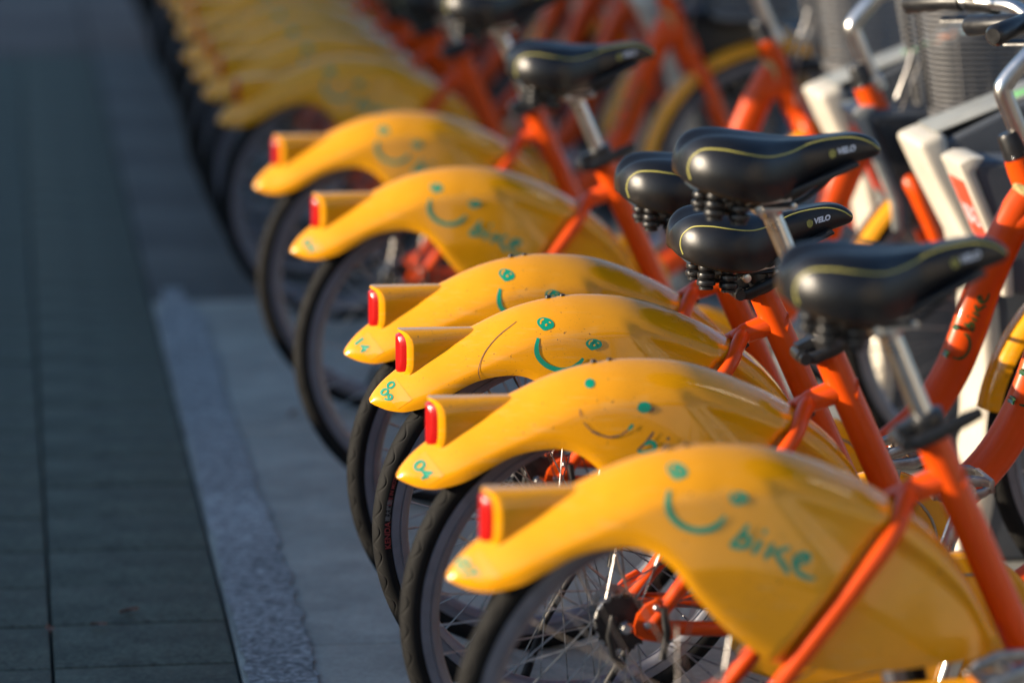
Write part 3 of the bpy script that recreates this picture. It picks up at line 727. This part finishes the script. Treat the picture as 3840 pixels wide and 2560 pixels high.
ME['lamp'] = MB().lathe([(0, .0), (.018, .002), (.024, .02), (.024, .035), (.010, .05), (0, .05)], 20, (1.215, 0, .70), axis='X').mesh('front_lamp')

# ================================================================== ASSEMBLE BICYCLES
ORD = ['nearest', 'second', 'third', 'fourth', 'fifth', 'sixth', 'seventh', 'eighth', 'ninth', 'tenth', 'eleventh', 'twelfth', 'thirteenth', 'fourteenth', 'fifteenth', 'sixteenth', 'seventeenth', 'eighteenth', 'nineteenth', 'twentieth', 'twenty-first', 'twenty-second']
def bicycle(i, x, y, lift, tilt, label, crank_deg, worn=False, sticker=None, near=False, tyre_text=False, lean=0.0, yaw=0.0):
    b = empty('city_bicycle', (x, y, 0), label=label, category='bicycle', group='hire bicycles parked in a row')
    b.rotation_euler = (lean, 0, yaw)
    P = lambda nm, key, m, par=b, loc=(0, 0, 0), rot=(0, 0, 0): link(nm, ME[key], m, par, loc, rot)
    # wheels
    for key, loc in (('rear', (0, 0, .30)), ('front', tuple(FA))):
        rot = (0, 0 if tyre_text else random.uniform(0, 6.28), 0)
        w_ = P('rear_wheel' if key == 'rear' else 'front_wheel', key+'_tire', M_tire, b, loc, rot)
        P('rim', key+'_rim', M_rim, w_); P('hub', 'hub', M_stl, w_)
        if key == 'rear':
            if near:
                for k in range(36):
                    s = 1 if k % 2 else -1; ld = 1 if (k//2) % 2 else -1
                    P('spoke', f'rear_spoke{s}{ld}', M_stl, w_, (0, 0, 0), (0, 2*math.pi*k/36, 0))
            else:
                o = P('spokes', 'rear_spokes', M_stl, w_); o['kind'] = 'stuff'
            P('sprocket', 'sprocket', M_drk, w_, (0, -.104, 0)); P('brake_drum', 'brake_drum', M_drk, w_); P('drum_ring', 'drum_ring', M_chr, w_)
            if tyre_text:
                P('red_lettering', 'tyre_text_red', M_redp, w_)['kind'] = 'stuff'; P('grey_lettering', 'tyre_text_grey', M_gryp, w_)['kind'] = 'stuff'
        else:
            o = P('spokes', 'front_spokes', M_stl, w_); o['kind'] = 'stuff'
    # rear fender
    ym = M_yelworn if worn else M_yel
    f = bpy.data.objects.new('rear_fender', ME['rear_fender'].copy() if worn else ME['rear_fender']); COL.objects.link(f); f.parent = b
    if not f.data.materials: f.data.materials.append(ym)
    if worn: f['label'] = 'scuffed fender with the smiling print half rubbed away'
    h = ME['tail_housing'].copy() if worn else ME['tail_housing']
    link('tail_light_housing', h, ym, f)
    P('tail_light_lens', 'tail_lens', M_red, f)
    if worn:
        o = P('worn_print', 'worn_face', M_grn, f); o['kind'] = 'stuff'; o = P('print_residue', 'worn_residue', M_resid, f); o['kind'] = 'stuff'
    else:
        pk = str(i if i in PSH else 4); P('smile_print', 'smile_print'+pk, M_grn, f); o = P('eye_glints', 'eye_glint'+pk, M_yel, f); o['kind'] = 'stuff'
        for k in range(2): P('eye_print', f'eye_print{k}'+pk, M_grn, f)
        for k in range(5): P('letter', f'letter{k}'+pk, M_grn, f)
    if sticker:
        P('number_sticker', 'sticker', M_stk, f); o = P('number_print', sticker, M_grn, f); o['kind'] = 'stuff'
    if i == 2: P('scratch_lines', 'seam', M_resid, f)['kind'] = 'stuff'
    if i < 4:
        for bx in (-.032, -.010):
            P('crest_bolt', 'crest_bolt', M_drk, f, (bx, 0, .653+.06*(bx+.032)))
    # frame
    P('seat_tube', 'seat_tube', M_ora); mt = P('main_tube', 'main_tube', M_ora); P('tube_print', 'tube_print', M_dgrn, mt)['kind'] = 'stuff'
    ht = P('head_tube', 'head_tube', M_ora); P('head_badge', 'head_badge', M_badge, ht); P('headset_stack', 'headset', M_blk)
    P('seat_lug', 'seat_lug', M_ora); c_ = P('fender_clip', 'stay_clip', M_blk)
    P('clip_bolt', 'stay_clip_bolt', M_chr, c_, (.262, -.025, .578))
    for s in (-1, 1):
        P('seat_stay', f'seat_stay{s}', M_ora); P('chain_stay', f'chain_stay{s}', M_ora)
        d = P('dropout_plate', f'dropout{s}', M_ora)
        if s < 0:
            P('axle_nut', 'axle_nut', M_chr, d, (0, -.090, .30))
            for q in ((.030, .302), (.043, .326)): P('dropout_bolt', 'drop_bolt', M_chr, d, (q[0], -.0898, q[1]))
    P('brake_arm', 'brake_arm', M_drk); P('brake_arm', 'brake_arm2', M_drk)
    g_ = P('chain_guard', 'chain_guard', M_yel); P('guard_ring', 'guard_trim', M_stl, g_)
    for s, ad in ((-1, crank_deg), (1, crank_deg+180)):
        c = P('crank', f'crank{s}', M_chr, b, (BB[0], 0, BB[1]), (0, -R(ad), 0))
        p = P('pedal', f'pedal{s}', M_stl, c, (.165, 0, 0), (0, R(ad)+R(random.uniform(-14, 4)), 0))
        pr = P('pedal_reflector', f'pedal_ref{s}', M_amb, c, (.165, 0, 0), p.rotation_euler); P('pedal_reflector', f'pedal_refb{s}', M_amb, c, (.165, 0, 0), p.rotation_euler)
    P('kickstand', 'kickstand', M_drk)
    # saddle and post slide along the seat tube
    off = SDIR*(lift/SDIR.z)
    pl = SDIR*min(0, lift/SDIR.z+.005-.30)
    P('seat_post', 'seat_post', M_chr, b, tuple(pl))
    piv = Vector((.289, 0, .682))
    Rm = Matrix.Rotation(tilt, 3, 'Y')
    loc = off+piv-Rm @ piv
    P('saddle_clamp', 'saddle_clamp', M_chr, b, tuple(loc), (0, tilt, 0))
    sd = P('saddle', 'saddle', M_sad, b, tuple(loc), (0, tilt, 0))
    P('piping', 'piping', M_pip, sd); P('piping', 'piping2', M_pip, sd); P('maker_lettering', 'saddle_logo', M_wht, sd)['kind'] = 'stuff'; P('maker_emblem', 'saddle_emblem', M_pip, sd)['kind'] = 'stuff'; P('saddle_base', 'saddle_base', M_blk, sd)
    for s in (-1, 1):
        P('saddle_rail', f'saddle_rail{s}', M_blk, sd)
        for q in (.202, .236): P('saddle_spring', 'saddle_spring', M_blk, sd, (q, s*.048, .7055-(q-.205)*.15))
    P('seat_collar', 'seat_collar', M_blk); P('quick_release_lever', 'quick_release', M_blk)
    # front end
    P('fork_crown', 'fork_crown', M_ora)
    for s in (-1, 1): P('fork_leg', f'fork_leg{s}', M_ora)
    P('front_fender', 'front_fender', M_yel)
    P('stem', 'stem', M_chr); P('stem_clamp', 'stem_clamp', M_chr)
    hb = P('handlebar', 'handlebar', M_chr); P('bar_clamp', 'bar_clamp', M_chr, hb)
    for s in (-1, 1):
        P('grip', f'grip{s}', M_blk, hb); P('brake_lever', f'brake_lever{s}', M_blk, hb); P('cable', f'cable{s}', M_stl)
    P('bell', 'bell', M_blk, hb)
    bk = P('basket', 'basket', M_bsk); P('basket_plate', 'basket_plate', M_blk, bk); P('basket_strap', 'basket_strap-1', M_blk, bk); P('basket_strap', 'basket_strap1', M_blk, bk); P('basket_bracket', 'basket_bracket', M_blk, bk); P('front_lamp', 'lamp', M_blk, bk)
    return b

bicycle(0, .001, 4.524, .115, R(-1), 'nearest bicycle of the row, blurred, with raised saddle, crossing the lower right corner', 132, sticker='num_dots', near=True)
bicycle(1, .000, 5.122, .180, R(3), 'second bicycle from the camera, scuffed rear fender and its smiling print rubbed away, highest saddle', 250, worn=True, sticker='num_04', near=True)
bicycle(2, .015, 5.676, .000, R(0), 'third bicycle from the camera, in sharp focus, number 009 on its fender tip, lowest saddle', 84, sticker='num_009', near=True, tyre_text=True)
bicycle(3, .013, 6.091, .030, R(0), 'fourth bicycle from the camera, right behind the sharply focused one, its print partly hidden', 300, sticker='num_4', near=True)
bicycle(4, .010, 7.212, .105, R(2), 'fifth bicycle from the camera, softly blurred, complete smiling print on its fender', 20, sticker='num_04')
bicycle(5, .001, 8.148, .145, R(2), 'sixth bicycle from the camera, blurred, last one whose fender is in full sun', 210)
far = [(-.010, 9.374), (-.017, 9.962), (-.021, 10.446), (-.023, 10.924), (-.006, 11.686), (.008, 12.321), (0, 12.93), (.01, 13.52), (-.01, 14.1), (0, 14.75), (.01, 15.4), (0, 16.1), (0, 16.8), (0, 17.6)]
for k, (x, y) in enumerate(far):
    n = ORD[6+k]
    bicycle(6+k, x, y, random.choice((.02, .06, .1, .16)), R(random.uniform(-1, 3)), f'{n} bicycle from the camera, heavily blurred in the shade of the far row', random.uniform(0, 360), lean=R(random.uniform(-1.3, 1.3)), yaw=R(random.uniform(-1.2, 1.2)))

# ================================================================== DOCKING POSTS
dk = [(.770, .762), (.800, .700), (.862, .585), (.890, .46), (.900, .33), (.898, .20), (.880, .09), (.850, .0), (1.12, .0), (1.10, .09), (1.09, .25), (1.10, .45), (1.13, .65), (1.20, .905), (1.185, .918), (.985, .845), (.80, .775)]
fr = [(.770, .762), (.800, .700), (.862, .585), (.890, .46), (.900, .33), (.898, .20), (.880, .09), (.850, .0)]
bk_ = [(.905, .0), (.925, .09), (.940, .20), (.940, .33), (.930, .46), (.905, .60), (.845, .71), (.822, .782), (.80, .775)]
ME['dock_front'] = bevel_mesh(MB().prism(fr+bk_, -.088, .088).mesh('front_shell'), .014, 3)
dk = [(.80, .755), (.83, .70), (.885, .585), (.912, .46), (.92, .33), (.92, .20), (.90, .09), (.88, .0)]+dk[8:-1]
ME['dock_body'] = bevel_mesh(MB().prism(dk, -.085, .085).mesh('dock_body'), .016, 3)
def slab_on(p0, p1, y0, y1, t, name):
    a = Vector((p0[0], 0, p0[1])); b = Vector((p1[0], 0, p1[1])); d = (b-a).normalized(); n = Vector((-d.z, 0, d.x))
    v = []
    for q in (a, b):
        for yy_ in (y0, y1):
            for s in (0, t): v.append((q+n*s)+Vector((0, yy_, 0)))
    f = [(0, 1, 3, 2), (4, 6, 7, 5), (0, 4, 5, 1), (2, 3, 7, 6), (1, 5, 7, 3), (0, 2, 6, 4)]
    return bevel_mesh(MB().add(v, f).mesh(name), min(.002, t*.35), 1)
ME['dock_panel'] = slab_on((.81, .7785), (1.175, .9155), -.072, .072, .004, 'reader_panel')
def along(t): return (.81+(1.175-.81)*t, .7785+(.9155-.7785)*t+.0045)
ME['stk0'] = slab_on(along(.40), along(.56), -.055, -.005, .0012, 'sticker')
ME['stk1'] = slab_on(along(.57), along(.70), -.055, -.005, .0012, 'sticker')
ME['stk2'] = slab_on(along(.71), along(.88), -.055, -.005, .0012, 'sticker')
lk = [(.792, .752), (.800, .736), (.872, .575), (.876, .52), (1.06, .52), (1.06, .735), (1.03, .755), (.815, .762)]
lf = [(.792, .752), (.800, .736), (.872, .575), (.876, .52), (.896, .52), (.892, .578), (.822, .738), (.840, .7635), (.815, .763)]
ME['dock_lockfront'] = bevel_mesh(MB().prism(lf, -.302, -.163).mesh('lock_front'), .006, 2)
ME['dock_lockfront_shaded'] = ME['dock_lockfront'].copy()
lk = [(.815, .749), (.822, .736), (.888, .58), (.892, .522)]+lk[4:6]+[(1.03, .752), (.83, .757)]
ME['dock_lock'] = bevel_mesh(MB().prism(lk, -.300, -.165).mesh('lock_unit'), .012, 3)
ME['dock_lockside'] = bevel_mesh(MB().prism([(.832, .728), (.905, .565), (.905, .535), (1.05, .535), (1.05, .74), (.84, .742)], -.306, -.296).mesh('lock_recess'), .003)
ME['dock_arm'] = bevel_mesh(MB().box((1.0, -.13, .62), (.10, .10, .12)).mesh('lock_arm'), .01)
d0 = Vector((.800, 0, .736)); d1 = Vector((.872, 0, .575)); dd = (d1-d0).normalized(); dn = Vector((dd.z, 0, -dd.x))
if dn.x > 0: dn = -dn
def lab(t0, t1, y0, y1, off): 
    return [d0+(d1-d0)*t+dn*off+Vector((0, y, 0)) for t, y in ((t0, y0), (t1, y0), (t1, y1), (t0, y1))]
ME['dock_label'] = MB().add(lab(.10, .90, -.283, -.182, .0015)+lab(.10, .90, -.283, -.182, -.004), [(0, 1, 2, 3), (4, 7, 6, 5), (0, 4, 5, 1), (1, 5, 6, 2), (2, 6, 7, 3), (3, 7, 4, 0)]).mesh('number_label')
def label_text(s, size):
    v, f = text_poly(s, size, size*.02); mid = (d0+d1)/2
    return MB().add([mid+dn*.0025-dd*z+Vector((0, -x-.2325, 0)) for x, z in v], f).mesh('label_lettering')
def dock(y, dx, label, num):
    t = empty('docking_post', (dx, y, 0), label=label, category='docking post', group='bicycle docking posts along the row')
    link('post_body', ME['dock_body'], M_drk2, t); link('front_shell', ME['dock_front'], M_dock, t); pn = link('reader_panel', ME['dock_panel'], M_dgry, t)
    for k, m in enumerate((M_sgrn, M_sora, M_sblu)): link('sticker', ME[f'stk{k}'], m, pn)
    lo = link('lock_unit', ME['dock_lock'], M_drk2, t)
    if num: link('lock_front', ME['dock_lockfront'], M_dock, lo)
    else: link('lock_front', ME['dock_lockfront_shaded'], M_dgry, lo); link('lock_recess', ME['dock_lockside'], M_blk, lo)  # grey instead of cream: shade from the neighbouring bike put into the colour
    link('lock_arm', ME['dock_arm'], M_drk2, t)
    lb = link('number_label', ME['dock_label'], M_sred, lo)
    if num:
        key = 'lt'+num
        if key not in ME: ME[key] = label_text(num, .052)
        link('label_lettering', ME[key], M_wht, lo)['kind'] = 'stuff'
dock(6.68, 0, 'cream docking post with the red number label, nearest of the posts in view', '18-2')
dock(7.47, -.01, 'cream docking post left of the red labelled one, second nearest in view', None)
for k, y in enumerate([9.72, 10.52, 11.32, 12.12, 12.92]):
    dock(y, 0, f'{ORD[k+2]} docking post from the camera, blurred among the far handlebars', None)

# ================================================================== SMALL LITTER
M_leaf = mat('dry leaf', (0.17, 0.065, 0.03), 0.7, noise=0.3, nscale=60)
lv = []
for i in range(9):
    t = i/8; wd = .008*math.sin(math.pi*t)**.7
    lv += [(t*.034-.017, -wd, .006*t+.003*math.sin(5*t)+.003), (t*.034-.017, 0, .006*t+.0005), (t*.034-.017, wd, .006*t+.004)]
lm = MB().add(lv, grid_faces(9, 3)).mesh('fallen_leaf', 60)
for x, y, a, lb in ((-.6350, 6.40, 10, 'reddish dry leaf on the dark path, right one of a pair near the pale band'), (-.6890, 6.31, -35, 'brown dry leaf on the dark path, left one of a pair'),
                    (-.2250, 8.13, 60, 'brown dry leaf on the concrete beside a blurred rear wheel'), (-.7700, 6.29, 95, 'small dry leaf lying in the dark seam at the left edge')):
    o = link('fallen_leaf', lm, M_leaf, None, (x, y, .004), (0, 0, R(a)), label=lb, category='leaf', group='fallen leaves on the ground')
